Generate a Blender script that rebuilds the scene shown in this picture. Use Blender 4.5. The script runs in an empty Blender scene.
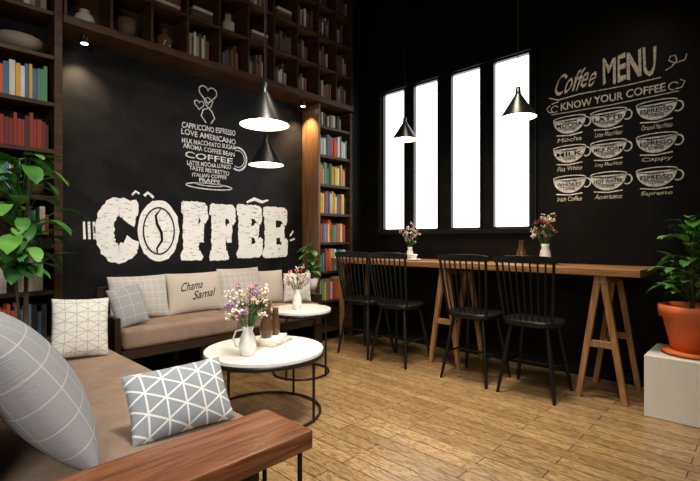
import bpy, math, random
from mathutils import Vector, Matrix
random.seed(7)
S=bpy.context.scene
S.view_settings.view_transform='Standard'
S.view_settings.look='None'
S.view_settings.exposure=0.0
pi=math.pi
# ------------------------------------------------------------ materials
def newmat(name):
    m=bpy.data.materials.new(name); m.use_nodes=True
    nt=m.node_tree; b=nt.nodes['Principled BSDF']; return m,nt,b
def mat(name,col,rough=.5,metal=0,noise=0,nscale=8,bump=0,bscale=60,emit=None,es=0,spec=.5,stretch=(1,1,1),trans=0):
    m,nt,b=newmat(name)
    b.inputs['Base Color'].default_value=(*col,1); b.inputs['Roughness'].default_value=rough
    b.inputs['Metallic'].default_value=metal; b.inputs['Specular IOR Level'].default_value=spec
    if trans: b.inputs['Transmission Weight'].default_value=trans
    tc=nt.nodes.new('ShaderNodeTexCoord')
    mp=nt.nodes.new('ShaderNodeMapping'); mp.inputs['Scale'].default_value=stretch
    nt.links.new(tc.outputs['Object'],mp.inputs[0])
    n=nt.nodes.new('ShaderNodeTexNoise'); n.inputs['Scale'].default_value=nscale; n.inputs['Detail'].default_value=6
    nt.links.new(mp.outputs[0],n.inputs[0])
    r=nt.nodes.new('ShaderNodeValToRGB')
    a=max(0,1-noise); c=1+noise
    r.color_ramp.elements[0].position=.3; r.color_ramp.elements[1].position=.7
    r.color_ramp.elements[0].color=(col[0]*a,col[1]*a,col[2]*a,1)
    r.color_ramp.elements[1].color=(min(1,col[0]*c),min(1,col[1]*c),min(1,col[2]*c),1)
    nt.links.new(n.outputs[0],r.inputs[0]); nt.links.new(r.outputs[0],b.inputs['Base Color'])
    if bump:
        n2=nt.nodes.new('ShaderNodeTexNoise'); n2.inputs['Scale'].default_value=bscale
        nt.links.new(mp.outputs[0],n2.inputs[0])
        bp=nt.nodes.new('ShaderNodeBump'); bp.inputs['Strength'].default_value=bump; bp.inputs['Distance'].default_value=.01
        nt.links.new(n2.outputs[0],bp.inputs['Height']); nt.links.new(bp.outputs[0],b.inputs['Normal'])
    if emit:
        b.inputs['Emission Color'].default_value=(*emit,1); b.inputs['Emission Strength'].default_value=es
    return m
def wood(name,c1,c2,rough=.4,stretch=(1,12,12),scale=3,spec=.5):
    m,nt,b=newmat(name)
    tc=nt.nodes.new('ShaderNodeTexCoord'); mp=nt.nodes.new('ShaderNodeMapping'); mp.inputs['Scale'].default_value=stretch
    n=nt.nodes.new('ShaderNodeTexNoise'); n.inputs['Scale'].default_value=scale; n.inputs['Detail'].default_value=8; n.inputs['Distortion'].default_value=1.2
    r=nt.nodes.new('ShaderNodeValToRGB'); r.color_ramp.elements[0].position=.35; r.color_ramp.elements[1].position=.68
    r.color_ramp.elements[0].color=(*c1,1); r.color_ramp.elements[1].color=(*c2,1)
    nt.links.new(tc.outputs['Object'],mp.inputs[0]); nt.links.new(mp.outputs[0],n.inputs[0]); nt.links.new(n.outputs[0],r.inputs[0]); nt.links.new(r.outputs[0],b.inputs['Base Color'])
    b.inputs['Roughness'].default_value=rough; b.inputs['Specular IOR Level'].default_value=spec
    bp=nt.nodes.new('ShaderNodeBump'); bp.inputs['Strength'].default_value=.15; bp.inputs['Distance'].default_value=.01
    nt.links.new(n.outputs[0],bp.inputs['Height']); nt.links.new(bp.outputs[0],b.inputs['Normal'])
    return m
def floor_mat():
    m,nt,b=newmat('floor_oak_planks'); L=nt.links.new
    tc=nt.nodes.new('ShaderNodeTexCoord'); mp=nt.nodes.new('ShaderNodeMapping'); mp.inputs['Rotation'].default_value=(0,0,pi/2)
    L(tc.outputs['Object'],mp.inputs[0])
    br=nt.nodes.new('ShaderNodeTexBrick'); br.offset=.37; br.inputs['Scale'].default_value=1
    br.inputs['Brick Width'].default_value=.80; br.inputs['Row Height'].default_value=.095; br.inputs['Mortar Size'].default_value=.0028
    br.inputs['Color1'].default_value=(.44,.295,.145,1); br.inputs['Color2'].default_value=(.31,.195,.088,1); br.inputs['Mortar'].default_value=(.05,.028,.012,1)
    br.inputs['Bias'].default_value=-.1
    L(mp.outputs[0],br.inputs[0])
    mp2=nt.nodes.new('ShaderNodeMapping'); mp2.inputs['Scale'].default_value=(34,6,1); L(tc.outputs['Object'],mp2.inputs[0])
    n=nt.nodes.new('ShaderNodeTexNoise'); n.inputs['Scale'].default_value=1.0; n.inputs['Detail'].default_value=7; n.inputs['Distortion'].default_value=3.6; L(mp2.outputs[0],n.inputs[0])
    r=nt.nodes.new('ShaderNodeValToRGB'); r.color_ramp.elements[0].position=.40; r.color_ramp.elements[1].position=.56
    r.color_ramp.elements[0].color=(.42,.37,.32,1); r.color_ramp.elements[1].color=(1.0,1.0,1.0,1); L(n.outputs[0],r.inputs[0])
    mx=nt.nodes.new('ShaderNodeMixRGB'); mx.blend_type='MULTIPLY'; mx.inputs[0].default_value=.85
    L(br.outputs['Color'],mx.inputs[1]); L(r.outputs[0],mx.inputs[2]); 
    n3=nt.nodes.new('ShaderNodeTexNoise'); n3.inputs['Scale'].default_value=1.1; n3.inputs['Detail'].default_value=3; L(tc.outputs['Object'],n3.inputs[0])
    r3=nt.nodes.new('ShaderNodeValToRGB'); r3.color_ramp.elements[0].position=.35; r3.color_ramp.elements[1].position=.65
    r3.color_ramp.elements[0].color=(.72,.70,.68,1); r3.color_ramp.elements[1].color=(1,1,1,1); L(n3.outputs[0],r3.inputs[0])
    mx3=nt.nodes.new('ShaderNodeMixRGB'); mx3.blend_type='MULTIPLY'; mx3.inputs[0].default_value=1; L(mx.outputs[0],mx3.inputs[1]); L(r3.outputs[0],mx3.inputs[2])
    L(mx3.outputs[0],b.inputs['Base Color'])
    b.inputs['Roughness'].default_value=.30
    bp=nt.nodes.new('ShaderNodeBump'); bp.inputs['Strength'].default_value=.25; bp.inputs['Distance'].default_value=.004
    L(br.outputs['Fac'],bp.inputs['Height']); bp.invert=True; L(bp.outputs[0],b.inputs['Normal'])
    return m
def lines_mat(name,base,line,angles,scale,width,off=.5):
    m,nt,b=newmat(name); L=nt.links.new
    tc=nt.nodes.new('ShaderNodeTexCoord'); last=None
    for a in angles:
        mp=nt.nodes.new('ShaderNodeMapping'); mp.inputs['Rotation'].default_value=(0,0,math.radians(a)); mp.inputs['Scale'].default_value=(scale,)*3
        L(tc.outputs['UV'],mp.inputs[0])
        sp=nt.nodes.new('ShaderNodeSeparateXYZ'); L(mp.outputs[0],sp.inputs[0])
        fr=nt.nodes.new('ShaderNodeMath'); fr.operation='FRACT'; L(sp.outputs[0],fr.inputs[0])
        lt=nt.nodes.new('ShaderNodeMath'); lt.operation='LESS_THAN'; lt.inputs[1].default_value=width; L(fr.outputs[0],lt.inputs[0])
        if last is None: last=lt
        else:
            mxx=nt.nodes.new('ShaderNodeMath'); mxx.operation='MAXIMUM'; L(last.outputs[0],mxx.inputs[0]); L(lt.outputs[0],mxx.inputs[1]); last=mxx
    mx=nt.nodes.new('ShaderNodeMixRGB'); mx.inputs[1].default_value=(*base,1); mx.inputs[2].default_value=(*line,1)
    L(last.outputs[0],mx.inputs[0]); L(mx.outputs[0],b.inputs['Base Color'])
    b.inputs['Roughness'].default_value=.9; b.inputs['Specular IOR Level'].default_value=.15
    n2=nt.nodes.new('ShaderNodeTexNoise'); n2.inputs['Scale'].default_value=140; L(tc.outputs['UV'],n2.inputs[0])
    bp=nt.nodes.new('ShaderNodeBump'); bp.inputs['Strength'].default_value=.4; bp.inputs['Distance'].default_value=.005
    L(n2.outputs[0],bp.inputs['Height']); L(bp.outputs[0],b.inputs['Normal'])
    return m
def chalk_mat(name):
    m,nt,b=newmat(name); L=nt.links.new
    tc=nt.nodes.new('ShaderNodeTexCoord'); mp=nt.nodes.new('ShaderNodeMapping'); mp.inputs['Scale'].default_value=(18,18,85) ; mp.inputs['Rotation'].default_value=(0,math.radians(50),0)
    n=nt.nodes.new('ShaderNodeTexNoise'); n.inputs['Scale'].default_value=1; n.inputs['Detail'].default_value=8; n.inputs['Roughness'].default_value=.7
    r=nt.nodes.new('ShaderNodeValToRGB'); r.color_ramp.elements[0].position=.35; r.color_ramp.elements[1].position=.43
    r.color_ramp.elements[0].color=(.04,.04,.04,1); r.color_ramp.elements[1].color=(.95,.95,.94,1)
    L(tc.outputs['Object'],mp.inputs[0]); L(mp.outputs[0],n.inputs[0]); L(n.outputs[0],r.inputs[0]); L(r.outputs[0],b.inputs['Base Color'])
    b.inputs['Roughness'].default_value=.95; b.inputs['Specular IOR Level'].default_value=.1
    return m
def board_mat():
    m,nt,b=newmat('chalkboard_black'); L=nt.links.new
    tc=nt.nodes.new('ShaderNodeTexCoord'); mp=nt.nodes.new('ShaderNodeMapping'); mp.inputs['Scale'].default_value=(1,1,1.6); mp.inputs['Rotation'].default_value=(0,.5,0)
    n=nt.nodes.new('ShaderNodeTexNoise'); n.inputs['Scale'].default_value=2.2; n.inputs['Detail'].default_value=9; n.inputs['Roughness'].default_value=.62; n.inputs['Distortion'].default_value=.8
    r=nt.nodes.new('ShaderNodeValToRGB'); r.color_ramp.elements[0].position=.38; r.color_ramp.elements[1].position=.72
    r.color_ramp.elements[0].color=(.003,.0033,.004,1); r.color_ramp.elements[1].color=(.016,.016,.017,1)
    L(tc.outputs['Object'],mp.inputs[0]); L(mp.outputs[0],n.inputs[0]); L(n.outputs[0],r.inputs[0]); L(r.outputs[0],b.inputs['Base Color'])
    b.inputs['Roughness'].default_value=.55; b.inputs['Specular IOR Level'].default_value=.2
    return m
WALLB=mat('black_plaster',(.0035,.0035,.004),.6,noise=.6,nscale=3,bump=.08,bscale=30,spec=.18)
BOARD=board_mat()
CEIL=mat('ceiling_black',(.006,.006,.005),.8,spec=.1)
PLAIN=mat('wall_dark_grey',(.05,.045,.04),.8,noise=.1)
FLOOR=floor_mat()
WAL=wood('walnut_shelf',(.030,.014,.007),(.085,.040,.018),.45,(1.5,1.5,10),spec=.3)
WAL_LIT=wood('walnut_lit_side',(.10,.05,.022),(.22,.11,.05),.4,(14,14,1))  # walnut made paler: warm light on the column side put into the colour
OAK=wood('oak_table',(.20,.095,.035),(.40,.21,.085),.35,(14,1,14))
OAKL=wood('oak_leg',(.22,.11,.045),(.42,.23,.10),.4,(10,10,1))
ARM=wood('arm_wood',(.13,.042,.016),(.30,.115,.045),.28,(1,14,14))
BLK=mat('black_satin_paint',(.006,.006,.006),.38,spec=.3)
SHADE=mat('black_shade_enamel',(.006,.006,.006),.3,spec=.3)
BLKM=mat('black_metal',(.02,.02,.02),.35,metal=.6)
SEAT=mat('taupe_fabric',(.275,.198,.148),.95,noise=.14,nscale=9,bump=.5,bscale=160,spec=.15)
DKW=wood('dark_frame_wood',(.014,.008,.005),(.035,.018,.010),.45)
WHT=mat('white_gloss',(.80,.79,.77),.3,noise=.02)
MARB=mat('white_marble',(.84,.83,.81),.12,noise=.05,nscale=3)
CER=mat('white_ceramic',(.82,.81,.79),.2)
TERRA=mat('terracotta_orange',(.72,.17,.045),.5,noise=.08)
SOIL=mat('soil',(.03,.018,.01),.95,noise=.5,nscale=60)
GRN=mat('leaf_green',(.06,.22,.04),.38,noise=.4,nscale=9)
GRN2=mat('leaf_green_light',(.15,.37,.07),.38,noise=.3,nscale=9)
GRND=mat('leaf_green_dark',(.025,.10,.025),.38,noise=.4,nscale=9)
STEM=mat('stem_brown',(.09,.06,.03),.8)
PUR=mat('petal_purple',(.38,.20,.42),.8); PNK=mat('petal_pink',(.75,.30,.38),.8); WPT=mat('petal_white',(.85,.8,.74),.8); YEL=mat('petal_cream',(.75,.6,.3),.8); RED=mat('petal_red',(.5,.06,.06),.8)
AMB=mat('amber_glass',(.10,.055,.03),.08,noise=.1)
CLR=mat('shade_inner',(.85,.78,.62),.5,emit=(1,.80,.50),es=3.2)
BULB=mat('bulb_glow',(1,.9,.7),.4,emit=(1,.84,.58),es=25)
WINE=mat('window_daylight_glass',(.9,.9,.9),.3,emit=(.95,.98,1.0),es=3.6)
CHK=chalk_mat('chalk_white'); CHT=mat('chalk_text',(.80,.79,.76),.95,noise=.35,nscale=45,spec=.1); CHG=mat('chalk_tan',(.66,.59,.49),.95,noise=.35,nscale=45,spec=.1)
INK=mat('board_ink',(.008,.008,.008),.8,spec=.1)
PLAID=lines_mat('light_grey_plaid',(.48,.465,.45),(.66,.64,.62),[0,90],9,.06)
PLAID2=lines_mat('grey_plaid',(.33,.34,.36),(.52,.53,.54),[0,90],6,.045)
GEO=lines_mat('bluegrey_geometric',(.30,.33,.37),(.78,.78,.77),[0,60,120],8,.10)
GEO2=lines_mat('white_geometric',(.66,.65,.62),(.40,.39,.38),[0,60,120,90],9,.07)
CREAM=lines_mat('cream_linen',(.48,.44,.39),(.53,.49,.43),[0,90],30,.3)
bookpal=[mat('book_%d'%i,c,.7,noise=.1) for i,c in enumerate([(.75,.72,.66),(.65,.12,.06),(.72,.42,.05),(.08,.16,.30),(.10,.30,.16),(.03,.03,.03),(.80,.70,.30),(.45,.08,.06),(.15,.35,.45),(.55,.50,.45)])]
bookred=[mat('bookr_%d'%i,c,.7) for i,c in enumerate([(.28,.03,.02),(.16,.02,.02),(.06,.02,.02)])]
bookdim=[mat('bookd_%d'%i,c,.7) for i,c in enumerate([(.26,.21,.16),(.09,.05,.03),(.16,.05,.03),(.05,.05,.05),(.50,.44,.35)])]  # darkened palette: dimness of the overhead shelves put into the colours
# ------------------------------------------------------------ mesh builder
class B:
    def __init__(s): s.v=[];s.f=[];s.m=[];s.s=[];s.mats=[]
    def mi(s,m):
        if m not in s.mats: s.mats.append(m)
        return s.mats.index(m)
    def add(s,vs,fs,m,smooth=False):
        o=len(s.v); s.v+= [tuple(v) for v in vs]; k=s.mi(m)
        for f in fs: s.f.append([i+o for i in f]); s.m.append(k); s.s.append(smooth)
    def box(s,x0,x1,y0,y1,z0,z1,m):
        vs=[(x,y,z) for x in(x0,x1) for y in(y0,y1) for z in(z0,z1)]
        s.add(vs,[(0,1,3,2),(4,6,7,5),(0,4,5,1),(2,3,7,6),(0,2,6,4),(1,5,7,3)],m)
    def cbox(s,c,sz,rot,m):
        vs=[Vector(c)+rot@Vector((a*sz[0]/2,b*sz[1]/2,d*sz[2]/2)) for a in(-1,1) for b in(-1,1) for d in(-1,1)]
        s.add(vs,[(0,1,3,2),(4,6,7,5),(0,4,5,1),(2,3,7,6),(0,2,6,4),(1,5,7,3)],m)
    def tube(s,p0,p1,r0,r1,m,n=10,smooth=True):
        s.path([p0,p1],[r0,r1],m,n,smooth)
    def path(s,pts,r,m,n=8,smooth=True,closed=False):
        pts=[Vector(p) for p in pts]; N=len(pts)
        if not isinstance(r,(list,tuple)): r=[r]*N
        vs=[];fs=[]
        prev=None
        for i,p in enumerate(pts):
            if closed: t=pts[(i+1)%N]-pts[i-1]
            else: t=pts[min(i+1,N-1)]-pts[max(i-1,0)]
            t.normalize()
            if prev is None:
                a=Vector((1,0,0)) if abs(t.x)<.8 else Vector((0,1,0))
            else: a=prev
            u=(a-t*a.dot(t)).normalized(); w=t.cross(u); prev=u
            off=pi/4 if n==4 else 0
            for k in range(n):
                an=2*pi*k/n+off; vs.append(p+(u*math.cos(an)+w*math.sin(an))*r[i])
        R=N if closed else N-1
        for i in range(R):
            j=(i+1)%N
            for k in range(n):
                k2=(k+1)%n; fs.append((i*n+k,i*n+k2,j*n+k2,j*n+k))
        s.add(vs,fs,m,smooth and n>4)
        if not closed:
            s.add([vs[k] for k in range(n)],[tuple(reversed(range(n)))],m); s.add([vs[(N-1)*n+k] for k in range(n)],[tuple(range(n))],m)
    def lathe(s,prof,c,m,n=32,smooth=True):
        vs=[];fs=[]
        for (r,z) in prof:
            for k in range(n):
                a=2*pi*k/n; vs.append((c[0]+r*math.cos(a),c[1]+r*math.sin(a),c[2]+z))
        for i in range(len(prof)-1):
            for k in range(n):
                k2=(k+1)%n; fs.append((i*n+k,i*n+k2,(i+1)*n+k2,(i+1)*n+k))
        s.add(vs,fs,m,smooth)
    def disc(s,c,r,m,n=32):
        s.add([(c[0]+r*math.cos(2*pi*k/n),c[1]+r*math.sin(2*pi*k/n),c[2]) for k in range(n)],[tuple(range(n))],m)
    def ball(s,c,r,m,n=6,sz=1):
        prof=[(max(.0001,r*math.sin(pi*i/4)),-r*sz*math.cos(pi*i/4)) for i in range(5)]
        s.lathe(prof,c,m,n)
    def leaf(s,p,d,L,W,m,droop=.5):
        d=Vector(d).normalized(); up=Vector((0,0,1)); side=d.cross(up)
        if side.length<.05: side=Vector((1,0,0))
        side.normalize(); p=Vector(p); vs=[];fs=[];n=6
        cur=p.copy(); dd=d.copy()
        for i in range(n+1):
            t=i/n; w=W/2*(math.sin(pi*min(1,t*.93+.04))**.75) if t<1 else .0005
            nn=side.cross(dd).normalized()
            vs+=[cur-side*w+nn*w*.25,cur,cur+side*w+nn*w*.25]
            dd=(dd+Vector((0,0,-droop/n))).normalized(); cur=cur+dd*(L/n)
        for i in range(n):
            a=i*3; fs+=[(a,a+1,a+4,a+3),(a+1,a+2,a+5,a+4)]
        s.add(vs,fs,m,True)
    def obj(s,name,bevel=0,parent=None):
        me=bpy.data.meshes.new(name); me.from_pydata(s.v,[],s.f); me.update()
        for m in s.mats: me.materials.append(m)
        me.polygons.foreach_set('material_index',s.m); me.polygons.foreach_set('use_smooth',s.s)
        o=bpy.data.objects.new(name,me); S.collection.objects.link(o)
        if bevel:
            b=o.modifiers.new('bevel','BEVEL'); b.width=bevel; b.segments=2; b.limit_method='ANGLE'; b.angle_limit=math.radians(50)
        if parent: o.parent=parent
        return o
def text_geo(body,offset=0):
    c=bpy.data.curves.new('t','FONT'); c.body=body; c.size=1; c.align_x='LEFT'; c.offset=offset; c.resolution_u=3
    o=bpy.data.objects.new('t',c); S.collection.objects.link(o); bpy.context.view_layer.update()
    me=bpy.data.meshes.new_from_object(o.evaluated_get(bpy.context.evaluated_depsgraph_get()))
    vs=[(v.co.x,v.co.y) for v in me.vertices]; fs=[tuple(p.vertices) for p in me.polygons]
    bpy.data.objects.remove(o); bpy.data.curves.remove(c); bpy.data.meshes.remove(me)
    x0=min(v[0] for v in vs);x1=max(v[0] for v in vs);y0=min(v[1] for v in vs);y1=max(v[1] for v in vs)
    return [((v[0]-x0)/(x1-x0),(v[1]-y0)/(y1-y0)) for v in vs],fs
class Panel(B):
    def __init__(s,fn,jit=0): super().__init__(); s.fn=fn; s.jit=jit; s.rnd=random.Random(5); s.auto=0
    def poly(s,pts,m,l=1):
        if s.jit:
            out=[];N=len(pts); s.auto=(s.auto+1)%8; l=l+s.auto*.11
            for i in range(N):
                a=Vector(pts[i]);c=Vector(pts[(i+1)%N]); k=max(1,int((c-a).length/.022))
                for q in range(k): 
                    p=a.lerp(c,q/k); out.append((p.x+s.rnd.uniform(-1,1)*s.jit,p.y+s.rnd.uniform(-1,1)*s.jit))
            pts=out
        s.add([s.fn(u,v,l) for u,v in pts],[tuple(range(len(pts)))],m)
    def rect(s,u0,u1,v0,v1,m,l=1): s.poly([(u0,v0),(u1,v0),(u1,v1),(u0,v1)],m,l)
    def stroke(s,pts,w,m,l=1,closed=False):
        P=[Vector(p) for p in pts]; N=len(P); vs=[]
        for i,p in enumerate(P):
            t=(P[(i+1)%N]-P[i-1]) if closed else P[min(i+1,N-1)]-P[max(i-1,0)]
            t.normalize(); n=Vector((-t.y,t.x))
            ww=w[i] if isinstance(w,list) else w
            ww*=1+s.rnd.uniform(-.12,.12)
            vs+=[s.fn(*(p+n*ww/2),l),s.fn(*(p-n*ww/2),l)]
        R=N if closed else N-1
        s.add(vs,[(2*i,2*i+1,2*((i+1)%N)+1,2*((i+1)%N)) for i in range(R)],m)
    def ell(s,cu,cv,a,b,m,l=1,n=40,t0=0,t1=2*pi):
        s.poly([(cu+a*math.cos(t0+(t1-t0)*k/n),cv+b*math.sin(t0+(t1-t0)*k/n)) for k in range(n if t1-t0>6.2 else n+1)],m,l)
    def ring(s,cu,cv,a,b,w,m,l=1,t0=0,t1=2*pi,n=40,rot=0):
        cl=t1-t0>6.2; c,si=math.cos(rot),math.sin(rot); pts=[]
        for k in range(n if cl else n+1):
            t=t0+(t1-t0)*k/n; x=a*math.cos(t); y=b*math.sin(t); pts.append((cu+x*c-y*si,cv+x*si+y*c))
        s.stroke(pts,w,m,l,cl)
    def text(s,body,u0,u1,v0,v1,m,l=1,off=0,shear=0,rise=0):
        vs,fs=text_geo(body,off); j=(v1-v0)*.02
        s.add([s.fn(u0+(u1-u0)*a+shear*b*(v1-v0)+s.rnd.uniform(-j,j),v0+(v1-v0)*b+rise*a+s.rnd.uniform(-j,j)+(v1-v0)*.05*math.sin(a*19),l) for a,b in vs],fs,m)
# ------------------------------------------------------------ room shell
YB=3.92; XW=4.1; H=4.4; X0=-1.8; Y0=-1.8
b=B(); b.box(X0-.15,XW+.15,Y0-.15,YB+.15,-.1,0,FLOOR); b.obj('floor')
b=B(); b.box(X0-.15,XW+.15,Y0-.15,YB+.15,H,H+.1,CEIL); b.obj('ceiling')
b=B(); b.box(X0-.15,XW+.15,YB,YB+.15,0,H,BOARD); b.obj('wall_back')
b=B(); b.box(X0-.15,X0,Y0,YB,0,H,PLAIN); b.obj('wall_left')
b=B(); b.box(X0-.15,XW+.15,Y0-.15,Y0,0,H,PLAIN); b.obj('wall_front')
wins=[(3.03,3.36),(2.585,2.92),(2.09,2.44),(1.60,1.97)]
ZB,ZT=1.27,2.90
b=B(); b.box(XW,XW+.15,Y0,YB,0,ZB,WALLB); b.box(XW,XW+.15,Y0,YB,ZT,H,WALLB)
e=[YB]+[q for w in wins for q in (w[1],w[0])]+[Y0]
for i in range(0,len(e),2): b.box(XW,XW+.15,e[i+1],e[i],ZB,ZT,WALLB)
b.obj('wall_right')
for i,(a,c) in enumerate(wins):
    b=B(); x=XW+.03
    b.box(x,x+.02,a,c,ZB,ZT,WINE)
    t=.014
    b.box(XW-.02,x-.001,a-.0,a+t,ZB,ZT,BLK); b.box(XW-.02,x-.001,c-t,c,ZB,ZT,BLK)
    b.box(XW-.02,x-.001,a+t,c-t,ZB,ZB+t,BLK); b.box(XW-.02,x-.001,a+t,c-t,ZT-t,ZT,BLK)
    b.obj('window_%d'%(i+1))
b=B(); ya,yb=wins[3][0]-.06,wins[0][1]+.06; xo=XW-.045
b.box(xo,XW-.001,ya,ya+.05,ZB-.05,ZT+.05,BLK); b.box(xo,XW-.001,yb-.05,yb,ZB-.05,ZT+.05,BLK)
b.box(xo,XW-.001,ya+.05,yb-.05,ZT+.004,ZT+.05,BLK); b.box(xo,XW-.001,ya+.05,yb-.05,ZB-.05,ZB-.004,BLK)
b.obj('trim_1',bevel=.004)
b=B(); b.box(XW-.02,XW-.001,Y0+.05,3.6,0,.09,BLK); b.obj('baseboard_right',bevel=.004)
b=B(); b.box(3.86,XW-.002,3.64,YB-.002,.0,H-.002,WALLB); b.obj('wall_corner_pier')
# ------------------------------------------------------------ bookcases
FY=3.64; yb_=YB-.002
def books(b,x0,x1,z,pal,fy=FY+.03,hmin=.18,hmax=.26,fill=1.0,seed=0):
    rnd=random.Random(seed); x=x0+.01
    while x<x0+(x1-x0)*fill-.03:
        t=rnd.uniform(.016,.036); h=rnd.uniform(hmin,hmax); 
        if x+t>x1-.005: break
        d=rnd.uniform(.14,.19); f=fy+rnd.uniform(0,.02)
        b.box(x,x+t-.0015,f,f+d,z,z+h,rnd.choice(pal)); x+=t
def vase(b,c,r,h,m,kind=0):
    k=[[(.0,0),(.6,0),(1,.35),(.8,.7),(.4,.85),(.5,1),(.4,1),(.3,.85)],[(0,0),(.4,0),(.9,.4),(1,1),(.93,1),(.8,.4),(0,.1)],[(0,0),(.8,0),(.85,.6),(.4,.75),(.4,1),(.3,1),(.3,.75)]][kind]
    b.lathe([(max(.0003,p*r),q*h) for p,q in k],c,m,16)
shz=[.14,.47,.80,1.13,1.46,1.79,2.12,2.45]
b=B()
for x in (-1.75,-.90,-.05,.80): b.box(x,x+.05,FY,yb_,0,H-.02,WAL)
up=[2.76,3.11,3.46,3.81,4.16]
for (xa,xb) in ((-1.70,-.90),(-.85,-.05),(0,.80)):
    for z in shz+up: b.box(xa,xb,FY+.004,yb_,z-.03,z,WAL)
    b.box(xa,xb,FY+.03,yb_-.02,0,.11,WAL)
b.obj('bookcase',bevel=.003)
b=B()
b.box(3.30,3.33,FY,yb_,0,2.68,WAL_LIT); b.box(3.81,3.855,FY,yb_,0,2.68,WAL)
b.box(3.33,3.81,yb_-.02,yb_,0,2.68,WAL)
for z in shz: b.box(3.33,3.81,FY+.004,yb_-.02,z-.03,z,WAL)
b.obj('bookcase',bevel=.003)
b=B()
b.box(.851,3.855,FY-.02,yb_,2.70,2.76,WAL)
for z in up[1:]: b.box(.851,3.855,FY+.003,yb_-.01,z-.025,z,WAL)
xs=[.86+.305*i for i in range(9)]+[3.57,3.835]
for x in xs: b.box(x-.0,x+.02,FY,yb_-.012,2.76,H-.02,WAL)
b.box(.851,3.855,yb_-.01,yb_,2.76,H-.02,WAL)
b.obj('overhead_bookcase',bevel=.003)
b=B()
books(b,0,.80,2.12,bookpal[:1]+bookpal[1:3]+bookpal[6:7]+bookpal[4:5]+bookpal[3:4]+bookpal[:1],seed=3,hmin=.2,hmax=.27)
books(b,0,.80,1.79,bookred,seed=4,hmin=.17,hmax=.24)
books(b,0,.80,1.46,bookpal[7:]+bookpal[3:6],seed=44,hmin=.17,hmax=.25,fill=.74)
books(b,0,.80,1.13,bookred+bookpal[4:6]+bookpal[9:],seed=5)
books(b,0,.78,.80,[bookpal[0],bookpal[9],bookpal[0],bookpal[5]],seed=6,hmin=.2,hmax=.25)
books(b,0,.78,.47,bookpal,seed=8)
books(b,0,.42,2.45,bookpal,seed=28,hmin=.16,hmax=.22)
books(b,0,.78,2.76,bookdim+bookpal[7:8]+bookpal[9:],seed=18)
for z,sd in ((2.12,11),(1.79,12),(1.46,13),(1.13,14),(.8,15),(.47,16)): books(b,3.34,3.80,z,bookpal if z!=1.79 else bookpal[4:7]+bookpal[:3],seed=sd,fill=.98,hmin=.18,hmax=.26)
rnd=random.Random(23); pots=B(); dimpot=[bookdim[4],bookdim[1],AMB,bookdim[0],bookdim[3]]  # most pots reuse the shade-darkened book colours
for zi,z in enumerate(up[:4]):
    for i in range(len(xs)-1):
        xa,xb=xs[i]+.02,xs[i+1]; q=rnd.random()
        if q<.55: books(b,xa,xb,z,bookdim ,seed=i*9+zi,fill=rnd.uniform(.6,1),hmin=.14,hmax=.24)
        elif q<.75:
            for k in range(4): b.box(xa+.03+.01*k,xb-.04,FY+.04,FY+.2,z+.03*k,z+.03*k+.027,rnd.choice(bookdim))
        else: vase(pots,((xa+xb)/2,FY+.12,z+.001),.075,.13+.07*((i*7+zi)%3)/2,dimpot[(i+zi)%5],(i+zi)%3)
books(b,3.34,3.8,2.45,bookdim,seed=77,fill=.8,hmin=.12,hmax=.16)
b.obj('shelf_books')
vase(pots,(.62,FY+.14,2.451),.14,.10,bookdim[0],1); vase(pots,(.71,FY+.12,1.461),.06,.2,AMB,0)
pots.obj('shelf_pottery')
# ------------------------------------------------------------ COFFEE lettering
def backfn(u,v,l=1): return (u,YB-.0015*l,v)
P=Panel(backfn,jit=.006)
zb,zt=.965,1.515
P.ring(1.32,1.235,.112,.20,.145,CHK,1,t0=math.radians(48),t1=math.radians(316)); P.poly([(1.345,1.34),(1.44,1.26),(1.48,1.44),(1.45,1.50),(1.38,1.48)],CHK,2)
P.poly([(1.35,1.12),(1.44,1.02),(1.485,1.13),(1.38,1.19)],CHK,2)
P.ell(1.65,1.235,.185,.272,CHK,1); P.ring(1.65,1.235,.136,.205,.013,INK,4)
P.stroke([(1.665,1.43),(1.62,1.37),(1.63,1.30),(1.67,1.22),(1.675,1.15),(1.63,1.08),(1.635,1.03)],[.01,.018,.022,.026,.022,.018,.01],INK,4)
def F(u,w,e=False,dv=0,k=.155):
    a,t=zb+dv,zt+dv
    P.rect(u+.018,u+.018+k,a,t,CHK,1); P.poly([(u+.005,a),(u+.20,a),(u+.215,a+.03),(u+.19,a+.09),(u+.01,a+.095),(u-.012,a+.04)],CHK,2)
    P.poly([(u-.005,t-.10),(u+.0,t-.01),(u+.03,t),(u+w-.03,t),(u+w,t-.03),(u+w+.008,t-.16),(u+w-.02,t-.205),(u+w-.06,t-.185),(u+w-.085,t-.145),(u+.03,t-.14)],CHK,3)
    P.poly([(u+.1,a+.21),(u+w-.10,a+.215),(u+w-.085,a+.17),(u+w-.04,a+.17),(u+w-.03,a+.35),(u+w-.08,a+.365),(u+w-.1,a+.33),(u+.1,a+.325)],CHK,2)
    if e: P.poly([(u+.02,a),(u+w-.02,a),(u+w+.01,a+.03),(u+w+.015,a+.19),(u+w-.02,a+.215),(u+w-.06,a+.19),(u+w-.085,a+.145),(u+.05,a+.14)],CHK,3)
F(1.852,.262,False,.0);F(2.137,.278,False,-.008);F(2.437,.298,True,.006);F(2.757,.318,True,0)
for k in range(3): P.stroke([(1.065+.035*k,1.16),(1.06+.035*k,1.30)],.018,CHK,1)
P.stroke([(3.12,1.20),(3.17,1.26)],.02,CHK,1);P.stroke([(3.12,1.15),(3.19,1.17)],.02,CHK,1)
P.stroke([(1.52,1.535),(1.55,1.565),(1.58,1.545),(1.60,1.525)],.022,CHK,5);P.stroke([(1.42,1.535),(1.45,1.57),(1.48,1.55)],.018,CHK,5)
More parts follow.
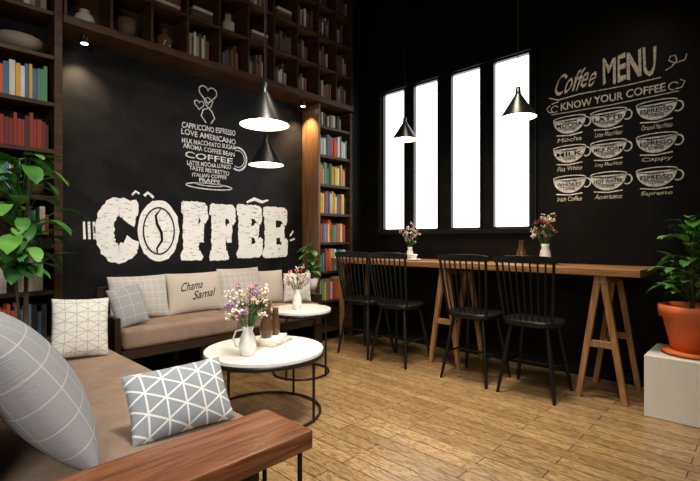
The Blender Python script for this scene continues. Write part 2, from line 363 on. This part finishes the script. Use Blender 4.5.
P.stroke([(2.55,1.545),(2.64,1.585),(2.74,1.56),(2.82,1.585)],[.02,.035,.035,.015],CHK,5)
P.obj('coffee_chalk_lettering')
P=Panel(backfn); cx=2.14
rows=[("CAPPUCCINO ESPRESSO",.56,2.20,.06,.02),("LOVE AMERICANO",.57,2.125,.06,-.01),("MILK MACCHIATO SUGAR",.56,2.06,.05,.015),("AROMA COFFEE BEAN",.54,2.0,.05,-.01),("COFFEE",.50,1.92,.065,.0),("LATTE MOCHA LUNGO",.46,1.86,.048,.015),("TASTE RISTRETTO",.42,1.805,.045,-.01),("ITALIAN COFFEE",.36,1.755,.04,0.01),("FRAPPE",.22,1.71,.038,0)]
for t,w,v,h,o in rows: P.text(t,cx-w/2,cx+w/2,v-o/2,v-o/2+h*.9,CHT,1,.014,rise=o)
P.ring(2.45,1.98,.10,.115,.018,CHT,1,t0=-2.1,t1=2.0); P.ring(2.45,1.98,.075,.085,.008,CHT,1,t0=-2.1,t1=2.0)
P.ring(cx,1.672,.24,.028,.010,CHT,1); P.ring(cx,1.69,.14,.014,.008,CHT,1)
P.stroke([(2.10,2.28),(2.05,2.34),(2.07,2.40),(2.15,2.44),(2.17,2.50),(2.12,2.53),(2.08,2.50),(2.10,2.45),(2.16,2.40),(2.19,2.34),(2.15,2.28)],.012,CHT)
hp=[(16*math.sin(t)**3,13*math.cos(t)-5*math.cos(2*t)-2*math.cos(3*t)-math.cos(4*t)) for t in [2*pi*k/30 for k in range(30)]]
P.stroke([(2.12+x*.0058,2.56+y*.0058) for x,y in hp],.012,CHT,1,True)
P.stroke([(2.03+x*.003,2.44+y*.003) for x,y in hp],.008,CHT,1,True)
P.obj('coffee_cup_chalk_art')
# ------------------------------------------------------------ menu
def menufn(u,v,l=1): return (XW-.0015*l,u*-1+1.44,v)
P=Panel(menufn)
P.text("Coffee",.03,.36,2.43,2.61,CHG,1,.003,shear=.3,rise=.03); P.stroke([(.0,2.43),(.08,2.395),(.25,2.41),(.40,2.405)],.010,CHG)
P.text("MENU",.43,.80,2.44,2.66,CHG,1,.022)
P.stroke([(.38,2.405),(.6,2.40),(.83,2.405)],.008,CHG)
P.text("KNOW YOUR COFFEE",.10,.86,2.295,2.36,CHG,1,.018)
P.stroke([(.02,2.275),(.48,2.265),(.94,2.275)],.007,CHG); P.stroke([(.02,2.37),(.08,2.38)],.01,CHG)
for (cu0,sg) in ((.05,-1),(.91,1)):
    P.ring(cu0,2.32,.03,.028,.008,CHG,1,t0=.4,t1=5.6,n=20); P.stroke([(cu0,2.29),(cu0+sg*.05,2.30),(cu0+sg*.07,2.34),(cu0+sg*.04,2.36)],.008,CHG)
P.stroke([(.86,2.45),(.90,2.47),(.93,2.51),(.92,2.55),(.89,2.55),(.88,2.52),(.92,2.49),(.98,2.50),(.99,2.54)],.009,CHG)
names=[["MOCHA","Mocha","LATTE","Latte Macchiato","ESPRESSO","Caramel Macchiato"],["MILK","Flat White","MILK FOAM","Long Macchiato","ESPRESSO","Cappy"],["WHISKEY","Irish Coffee","HOT WATER","Americano","ESPRESSO","Espresso"]]
top=[["CREAM","MILK","CARAMEL"],["FOAM","STEAMED","MILK"],["CREAM","DOUBLE","SHOT"]]
cu=[.17,.47,.80]; cz=[2.165,1.91,1.645]
for r in range(3):
    for c in range(3):
        u=cu[c];v=cz[r]; W=.132
        P.ell(u,v+.045,W,.125,CHT,1,n=24,t0=pi,t1=2*pi)
        P.ring(u,v+.05,W,.022,.008,CHT,1,n=24)
        P.ring(u+W+.005,v+.0,.032,.038,.010,CHT,1,n=16,t0=-2.2,t1=2.0)
        P.stroke([(u-W*.8,v-.086),(u,v-.098),(u+W*.8,v-.086)],.010,CHT,1)
        P.text(names[r][2*c],u-.105,u+.105,v-.022,v+.012,INK,3,.02)
        P.text(top[r][c],u-.06,u+.06,v+.018,v+.034,INK,3,.02)
        P.stroke([(u-.085,v-.030),(u+.085,v-.030)],.004,INK,3); P.text("COFFEE",u-.05,u+.05,v-.055,v-.037,INK,3,.02)
        P.text(names[r][2*c+1],u-.10,u+.10,v-.15,v-.112,CHG,1,.01,shear=.2)
P.obj('coffee_menu_wall_sign')
# ------------------------------------------------------------ bar table
b=B(); b.box(3.47,4.06,.63,3.62,.90,.95,OAK)
for yc in (.88,2.17):
    b.box(3.50,4.0,yc-.04,yc+.04,.84,.90,OAKL)
    for xx in (3.53,3.97):
        for sgn in (-1,1): b.path([(xx,yc+sgn*.02,.86),(xx,yc+sgn*.15,0)],[.032,.026],OAKL,4)
        b.box(xx-.012,xx+.012,yc-.10,yc+.10,.38,.43,OAKL)
    b.box(3.53,3.97,yc-.012,yc+.012,.39,.42,OAKL)
for xx in (3.53,3.97): b.path([(xx,3.5,.9),(xx,3.5,0)],[.032,.026],OAKL,4)
b.obj('wooden_bar_table',bevel=.004)
# ------------------------------------------------------------ chairs
def chair(cx,cy,rz):
    b=B(); R=Matrix.Rotation(rz,3,'Z')
    def T(x,y,z): 
        v=R@Vector((x,y,z)); return (v.x+cx,v.y+cy,v.z)
    n=28; ring=[]
    for k in range(n):
        a=2*pi*k/n; c,s_=math.cos(a),math.sin(a)
        x=.20*abs(c)**.7*(1 if c>0 else -1); y=(.215 if c<0 else .20)*abs(s_)**.7*(1 if s_>0 else -1); ring.append((x,y))
    vs=[];
    for sc,z in ((.88,.515),(1,.53),(1,.555),(.95,.563),(.5,.553)):
        vs+=[T(x*sc,y*sc,z) for x,y in ring]
    fs=[(i*n+k,i*n+(k+1)%n,(i+1)*n+(k+1)%n,(i+1)*n+k) for i in range(4) for k in range(n)]
    fs+=[tuple(4*n+k for k in range(n)),tuple(reversed(range(n)))]
    b.add(vs,fs,BLK,True)
    def leg(sx,sy,z=0):
        t=1-z/.53; return T(sx*(.12+.085*t),sy*(.13+.075*t),z)
    for sx in(-1,1):
        for sy in(-1,1): b.path([leg(sx,sy,.53),leg(sx,sy,.3),leg(sx,sy,0)],[.014,.018,.011],BLK,10)
    for sy in(-1,1): b.tube(leg(1,sy,.22),leg(-1,sy,.22),.009,.009,BLK,8)
    a1=[(Vector(leg(1,s,.22))+Vector(leg(-1,s,.22)))/2 for s in(-1,1)]; b.tube(a1[0],a1[1],.009,.009,BLK,8)
    m=8
    for i in range(m+1):
        t=-1+2*i/m; y=t*.185; xb=-.175+.03*t*t; r=.007 if 0<i<m else .011
        b.path([T(xb,y*.93,.55),T(xb-.045,y*1.05,.80),T(xb-.075,y*1.12,1.00)],r,BLK,8)
    pts=[]
    for i in range(13):
        t=-1+2*i/12; pts.append((-.25+.035*t*t,t*.225))
    vs=[];
    for (x,y) in pts:
        vs+=[T(x-.011,y,.985),T(x+.011,y,.985),T(x+.006,y,1.04-.012*(y/.225)**4),T(x-.016,y,1.04-.012*(y/.225)**4)]
    fs=[(i*4+k,i*4+(k+1)%4,(i+1)*4+(k+1)%4,(i+1)*4+k) for i in range(12) for k in range(4)]+[(0,1,2,3),(51,50,49,48)]
    b.add(vs,fs,BLK); b.obj('spindle_back_chair')
chair(3.40,1.30,.03);chair(3.40,1.79,-.02);chair(3.38,2.56,.02);chair(3.38,3.00,0)
# ------------------------------------------------------------ cushions
def pillow(name,c,w,h,t,az,el,m,roll=0,label=None,pw=.42):
    az,el,roll=map(math.radians,(az,el,roll))
    n=Vector((math.cos(az)*math.cos(el),math.sin(az)*math.cos(el),math.sin(el)))
    up=Vector((-math.cos(az)*math.sin(el),-math.sin(az)*math.sin(el),math.cos(el))); rt=up.cross(n)
    if roll: up,rt=up*math.cos(roll)+rt*math.sin(roll), rt*math.cos(roll)-up*math.sin(roll)
    N=22; vs=[];uv=[];fs=[]
    def sp(u,v,sg,off=0):
        th=t/2*max(0,(1-u*u)*(1-v*v))**pw
        x=w/2*u*(1-.05*(1-v*v)); y=h/2*v*(1-.05*(1-u*u))
        return Vector(c)+rt*x+up*y+n*(sg*(th+off))
    for sg in(1,-1):
        for i in range(N+1):
            for j in range(N+1):
                u=math.sin(pi/2*(-1+2*i/N)); v=math.sin(pi/2*(-1+2*j/N)); vs.append(sp(u,v,sg)); uv.append((u*w+.5,v*h+.5))
    k=(N+1)**2
    for i in range(N):
        for j in range(N):
            a=i*(N+1)+j; q=(a,a+N+1,a+N+2,a+1); fs.append(q); fs.append(tuple(k+z for z in reversed(q)))
    me=bpy.data.meshes.new(name); me.from_pydata([tuple(v) for v in vs],[],fs); me.update(); me.materials.append(m)
    ul=me.uv_layers.new(name='UVMap')
    for l in me.loops: ul.data[l.index].uv=uv[l.vertex_index]
    for p in me.polygons: p.use_smooth=True
    o=bpy.data.objects.new(name,me); S.collection.objects.link(o)
    wd=o.modifiers.new('w','WELD'); wd.merge_threshold=.0005
    if label:
        lb=B()
        for txt,v0,v1,u0,u1,sh in label:
            vv,ff=text_geo(txt,.002)
            lb.add([sp(u0+(u1-u0)*a+sh*bb,v0+(v1-v0)*bb+.12*a,1,.004) for a,bb in vv],ff,INK)
        lb.obj('printed_label',parent=o)
    return o
def softbox(b,x0,x1,y0,y1,z0,z1,m,r=.03):
    n=5; prof=[]
    for k in range(n+1):
        a=-pi/2+pi/2*k/n; prof.append((r-r*math.cos(a),z0+r+r*math.sin(a)))
    for k in range(n+1):
        a=pi/2*k/n; prof.append((r-r*math.cos(a),z1-r+r*math.sin(a)))
    def loop(i,z):
        out=[]; rr=max(.001,r)
        for (cx,cy,a0) in ((x1-rr,y1-rr,0),(x0+rr,y1-rr,pi/2),(x0+rr,y0+rr,pi),(x1-rr,y0+rr,1.5*pi)):
            for q in range(5):
                a=a0+pi/2*q/4; out.append((cx+(rr-i)*math.cos(a),cy+(rr-i)*math.sin(a),z))
        return out
    vs=[];K=20
    for i,z in prof: vs+=loop(min(i,r*.98),z)
    fs=[(i*K+k,i*K+(k+1)%K,(i+1)*K+(k+1)%K,(i+1)*K+k) for i in range(len(prof)-1) for k in range(K)]
    fs+=[tuple(reversed(range(K))),tuple((len(prof)-1)*K+k for k in range(K))]
    b.add(vs,fs,m,True)
SX=3.02
b=B()
b.box(1.13,SX,3.30,3.86,.30,.365,DKW)
for x in (1.15,1.76,2.38,SX-.03):
    for y in (3.33,3.83): b.path([(x,y,.31),(x,y,0)],.028,DKW,4)
b.box(1.17,SX-.04,3.34,3.36,.06,.09,DKW)
b.box(1.09,1.13,3.32,3.86,.10,.60,DKW); b.box(SX,SX+.04,3.32,3.86,.10,.60,DKW)
b.box(1.13,SX,3.83,3.88,.365,.78,DKW)
softbox(b,1.135,2.07,3.285,3.82,.367,.52,SEAT,.035); softbox(b,2.075,SX-.005,3.285,3.82,.367,.52,SEAT,.035)
b.obj('low_sofa',bevel=.003)
pillow('scatter_cushion',(1.40,3.70,.69),.46,.36,.15,-92,14,PLAID)
pillow('scatter_cushion',(1.88,3.70,.69),.52,.36,.15,-90,14,CREAM,label=[("Chama",.02,.46,-.68,.12,.12),("Samal",-.42,.0,-.28,.55,.12)])
pillow('scatter_cushion',(2.34,3.70,.70),.46,.38,.15,-90,14,PLAID)
pillow('scatter_cushion',(2.66,3.69,.68),.34,.34,.14,-100,14,CREAM)
pillow('scatter_cushion',(1.22,3.43,.665),.25,.30,.11,-80,18,PLAID2,roll=-8)
pillow('scatter_cushion',(2.88,3.50,.67),.28,.30,.13,232,18,GEO2)
b=B()
b.box(.13,.92,1.33,3.05,.28,.345,DKW)
for x in (.17,.88):
    for y in (1.38,2.2,3.0): b.path([(x,y,.29),(x,y,0)],.028,DKW,4)
b.box(.02,.12,1.33,3.05,.10,.80,DKW)
softbox(b,.13,.93,1.325,2.18,.347,.50,SEAT,.035); softbox(b,.13,.93,2.185,3.05,.347,.50,SEAT,.035)
b.obj('low_sofa',bevel=.003)
pillow('scatter_cushion',(.30,1.65,.715),.58,.50,.21,-6,32,PLAID2)
pillow('scatter_cushion',(.27,2.30,.69),.54,.46,.18,0,28,PLAID2)
pillow('scatter_cushion',(.70,1.49,.60),.34,.235,.13,-100,34,GEO,roll=-3)
pillow('scatter_cushion',(.735,2.78,.665),.28,.33,.13,-98,16,GEO2,roll=3)
b=B(); b.box(-.25,.93,1.05,1.305,.49,.55,ARM); b.obj('wooden_end_bench',bevel=.006)
b=B()
for y in (1.08,1.27):
    for x in (-.2,.3,.6,.9): b.tube((x,y,.49),(x,y,0),.008,.008,BLKM,8)
    for z in (.012,.25,.48): b.tube((-.2,y,z),(.9,y,z),.006,.006,BLKM,8)
for x in (.6,.7,.8,.9):
    for z in (.012,.25,.48): b.tube((x,1.08,z),(x,1.27,z),.006,.006,BLKM,8)
b.obj('wire_bench_frame')
# ------------------------------------------------------------ coffee tables
def ctable(x,y,r,h,name):
    b=B()
    b.lathe([(.001,h-.028),(r*.99,h-.028),(r,h-.022),(r,h-.004),(r-.004,h),(.001,h)],(x,y,0),MARB,64,False)
    b.lathe([(r-.03,h-.05),(r+.004,h-.05),(r+.004,h-.024),(r-.03,h-.024)],(x,y,0),BLKM,64)
    for k in range(4):
        a=math.radians(20+90*k); b.tube((x+(r-.02)*math.cos(a),y+(r-.02)*math.sin(a),h-.04),(x+(r-.02)*math.cos(a),y+(r-.02)*math.sin(a),0),.009,.009,BLKM,8)
    b.path([(x+(r-.02)*math.cos(2*pi*k/48),y+(r-.02)*math.sin(2*pi*k/48),.012) for k in range(48)],.009,BLKM,8,closed=True)
    b.obj(name)
TH=.435
ctable(1.73,2.44,.39,TH,'round_coffee_table'); ctable(2.48,2.96,.26,.56,'round_coffee_table')
def jug_flowers(x,y,z,h,r,fh,fr,cols,n,seed,handle=True,name='flower_jug'):
    rnd=random.Random(seed); b=B()
    b.lathe([(.001,0),(.75*r,0),(r,.3*h),(.8*r,.65*h),(.55*r,.82*h),(.7*r,h),(.62*r,h),(.48*r,.8*h),(.001,.78*h)],(x,y,z),CER,24)
    if handle:
        b.path([(x-.5*r,y+.02,z+.88*h),(x-1.2*r,y+.03,z+.85*h),(x-1.55*r,y+.03,z+.6*h),(x-1.2*r,y+.03,z+.32*h),(x-.9*r,y+.02,z+.3*h)],r*.12,CER,8)
    for i in range(n):
        a=rnd.uniform(0,2*pi); q=math.sqrt(rnd.random()); rr=fr*q; hh=h+fh*rnd.uniform(.25,1)*(1-.35*q*q)
        tip=Vector((x+rr*math.cos(a),y+rr*math.sin(a),z+hh)); base=Vector((x+rr*.12*math.cos(a),y+rr*.12*math.sin(a),z+h*.8))
        mid=(base+tip)/2+Vector((0,0,.02)); b.path([base,mid,tip],.0018,GRND,4)
        m=rnd.choice(cols)
        if rnd.random()<.5: 
            b.leaf(mid,(math.cos(a),math.sin(a),.9),fr*.6,fr*.2,rnd.choice([GRN,GRND]),.6)
        for k in range(6):
            o=Vector((rnd.uniform(-1,1),rnd.uniform(-1,1),rnd.uniform(-1,1)))*fr*.14
            b.ball(tip+o,fr*rnd.uniform(.035,.07),m,6)
    b.obj(name)
jug_flowers(1.545,2.36,TH+.002,.18,.055,.31,.14,[WPT,PUR,PNK,WPT,YEL,PUR],50,1,name='flower_jug')
b=B(); b.cbox((1.85,2.52,TH+.013),(.26,.18,.022),Matrix.Rotation(.4,3,'Z'),bookpal[9]); b.cbox((1.85,2.52,TH+.035),(.23,.16,.020),Matrix.Rotation(.7,3,'Z'),bookpal[0]); b.obj('book_stack',bevel=.002)
b=B(); b.lathe([(.001,0),(.035,0),(.05,.06),(.033,.13),(.028,.20),(.040,.25),(.035,.25),(.023,.20),(.001,.18)],(1.80,2.52,TH+.046),AMB,20); b.obj('amber_glass_vase')
b=B(); b.lathe([(.001,0),(.025,0),(.035,.05),(.022,.12),(.02,.18),(.024,.19),(.001,.19)],(1.90,2.55,TH+.046),AMB,20); b.obj('amber_glass_bottle')
jug_flowers(2.42,2.94,.562,.17,.04,.22,.11,[WPT,RED,PNK,WPT],32,2,handle=False,name='flower_vase')
jug_flowers(3.70,1.33,.952,.17,.048,.28,.10,[WPT,PNK,RED,WPT],36,3,handle=False,name='flower_vase')
jug_flowers(3.78,2.74,.952,.13,.040,.27,.10,[WPT,PNK,WPT,YEL],34,4,handle=False,name='flower_vase')
b=B(); b.lathe([(.001,0),(.035,0),(.048,.06),(.025,.11),(.022,.17),(.03,.18),(.001,.18)],(3.78,1.56,.972),AMB,20); b.obj('amber_glass_vase')
b=B(); b.box(3.66,3.88,1.46,1.68,.952,.970,bookpal[0]); b.obj('book_stack')
for (x,y) in ((3.62,2.58),(3.66,3.05)):
    b=B(); b.lathe([(.001,0),(.05,.0),(.075,.012),(.072,.016),(.001,.006)],(x,y,.951),CER,24); b.lathe([(.001,.008),(.022,.008),(.04,.05),(.042,.062),(.038,.062),(.001,.02)],(x,y,.951),CER,20); b.obj('coffee_cup_and_saucer')
# ------------------------------------------------------------ pendants
def pendant(x,y,z,r,name='pendant_lamp',pw=16):
    b=B(); h=r*1.4
    b.lathe([(r,0),(r*.97,.012),(r*.22,h*.9),(r*.16,h*.98),(r*.13,h*1.25),(.004,h*1.27)],(x,y,z),SHADE,40)
    b.lathe([(r,0),(r*.94,.004),(r*.90,.01),(r*.2,h*.86),(.001,h*.86)],(x,y,z),CLR,40)
    b.ball((x,y,z+h*.18),r*.30,BULB,16)
    b.tube((x,y,z+h*1.25),(x,y,H-.02),.0035,.0035,BLK,6)
    b.lathe([(.001,-.03),(.05,-.03),(.05,0)],(x,y,H-.001),BLK,20)
    o=b.obj(name)
    l=bpy.data.lights.new('pendant_bulb','SPOT'); l.energy=pw; l.color=(1,.74,.44); l.shadow_soft_size=.03; l.spot_size=math.radians(125); l.spot_blend=.7
    lo=bpy.data.objects.new('pendant_bulb',l); lo.location=(x,y,z+.002); S.collection.objects.link(lo); lo.parent=o
pendant(1.46,2.06,1.80,.138,pw=11); pendant(2.07,2.90,1.75,.138,pw=18); pendant(3.5,2.60,2.14,.125,pw=28); pendant(3.5,1.47,2.14,.14,pw=30)
# ------------------------------------------------------------ plants
def bush(b,x,y,z0,z1,R,n,L,W,mats,seed,droop=.9,stems=4):
    rnd=random.Random(seed)
    for i in range(n):
        t=rnd.random(); a=rnd.uniform(0,2*pi); z=z0+(z1-z0)*t
        rr=R*(.25+.75*math.sin(pi*min(1,t*.75+.2)))*rnd.uniform(.15,.75)
        p=Vector((x+rr*math.cos(a),y+rr*math.sin(a),z))
        d=(math.cos(a),math.sin(a),rnd.uniform(-.1,.9))
        l=L*rnd.uniform(.7,1.15)
        b.path([(x+.02*math.cos(a),y+.02*math.sin(a),max(z0-.02,z-.12)),p],.0025,GRND,4)
        b.leaf(p,d,l,W*l/L,rnd.choice(mats),droop*rnd.uniform(.5,1.3))
b=B(); px,py=3.64,.37
b.box(3.42,3.88,.10,.60,0,.40,WHT); b.obj('white_plinth',bevel=.004)
b=B(); b.lathe([(.001,0),(.15,0),(.175,.02),(.165,.028),(.001,.028)],(px,py,.401),TERRA,40)
b.lathe([(.001,.03),(.115,.03),(.165,.25),(.185,.25),(.19,.32),(.175,.325),(.16,.29),(.001,.285)],(px,py,.401),TERRA,40,True); b.disc((px,py,.69),.158,SOIL)
b.tube((px,py,.68),(px+.01,py,1.15),.014,.008,STEM,8); b.tube((px,py,.69),(px-.06,py+.05,1.05),.01,.006,STEM,8)
bush(b,px,py,.78,1.30,.22,90,.15,.08,[GRN,GRN2,GRN2,GRN],5)
b.obj('potted_rubber_plant')
b=B(); px,py=.58,3.36
b.lathe([(.001,0),(.11,0),(.145,.30),(.155,.32),(.14,.32),(.13,.28),(.001,.28)],(px,py,0),WHT,32); b.disc((px,py,.285),.13,SOIL)
b.tube((px,py,.28),(px+.02,py,1.5),.016,.009,STEM,8); b.tube((px,py,.3),(px-.07,py,1.3),.011,.007,STEM,8)
bush(b,px-.02,py-.05,.98,1.68,.24,85,.19,.10,[GRN,GRN2,GRN,GRND],9,1.3)
b.obj('potted_ficus_plant')
b=B(); px,py=3.165,3.62
b.lathe([(.001,0),(.085,0),(.085,.60),(.001,.60)],(px,py,0),DKW,28); b.lathe([(.001,.60),(.06,.60),(.09,.74),(.08,.74),(.001,.70)],(px,py,0),CER,28)
bush(b,px-.03,py-.05,.76,1.10,.08,40,.12,.06,[GRN,GRN2,GRN],12,.9)
b.obj('potted_leafy_plant')
# ------------------------------------------------------------ fixtures & lights
def look(o,t): o.rotation_euler=(Vector(t)-o.location).to_track_quat('-Z','Y').to_euler()
def spot(loc,tgt,e,col,size=60,soft=.05,blend=.8,name='spot_light'):
    l=bpy.data.lights.new(name,'SPOT'); l.energy=e; l.color=col; l.spot_size=math.radians(size); l.spot_blend=blend; l.shadow_soft_size=soft
    o=bpy.data.objects.new(name,l); o.location=loc; S.collection.objects.link(o); look(o,tgt); return o
def area(loc,tgt,e,col,sx,sy,spread=180,name='ceiling_fill_light'):
    l=bpy.data.lights.new(name,'AREA'); l.energy=e; l.color=col; l.shape='RECTANGLE'; l.size=sx; l.size_y=sy; l.spread=math.radians(spread)
    o=bpy.data.objects.new(name,l); o.location=loc; S.collection.objects.link(o); look(o,tgt); return o
for x in (1.02,3.18):
    b=B(); b.lathe([(.001,0),(.03,0),(.03,.055)],(x,3.76,2.644),BLKM,20); b.disc((x,3.76,2.642),.024,BULB,20); b.obj('downlight')
spot((1.02,3.76,2.63),(1.05,3.95,1.6),34,(1,.75,.45),95,.02)
spot((3.18,3.76,2.63),(3.3,3.90,1.4),75,(1,.70,.38),95,.02)
W_=(1,.92,.80)
area((.9,.6,4.2),(1.4,2.4,.0),44,W_,.7,.7,90)  # added overhead fill for general brightness, no fixture
area((2.8,1.5,4.3),(2.75,1.55,0),30,(1,.86,.64),.7,.7,65)  # added overhead fill brightening the floor, no fixture
area((-1.2,-.6,2.4),(1.7,3.0,.7),20,(1,.96,.90),.8,.8,95,name='side_fill_light')  # added frontal fill from the unseen side, no window there
spot((2.2,.4,4.2),(4.1,.95,2.05),75,W_,34,.1,1)  # added spot without a fixture, keeps the menu readable
spot((1.7,1.2,4.25),(2.1,3.92,1.35),85,(1,.95,.88),36,.1,1)  # added spot without a fixture, whitens the chalk lettering
w=bpy.data.worlds.new('world'); S.world=w; w.use_nodes=True
w.node_tree.nodes['Background'].inputs[0].default_value=(.05,.05,.055,1); w.node_tree.nodes['Background'].inputs[1].default_value=.5
# ------------------------------------------------------------ camera
cd=bpy.data.cameras.new('camera'); cd.sensor_width=36; cd.lens=440/700*36; cd.clip_start=.02
co=bpy.data.objects.new('camera',cd); co.location=(0,0,1.15); co.rotation_euler=(pi/2,0,math.radians(43.7-90)); S.collection.objects.link(co); S.camera=co
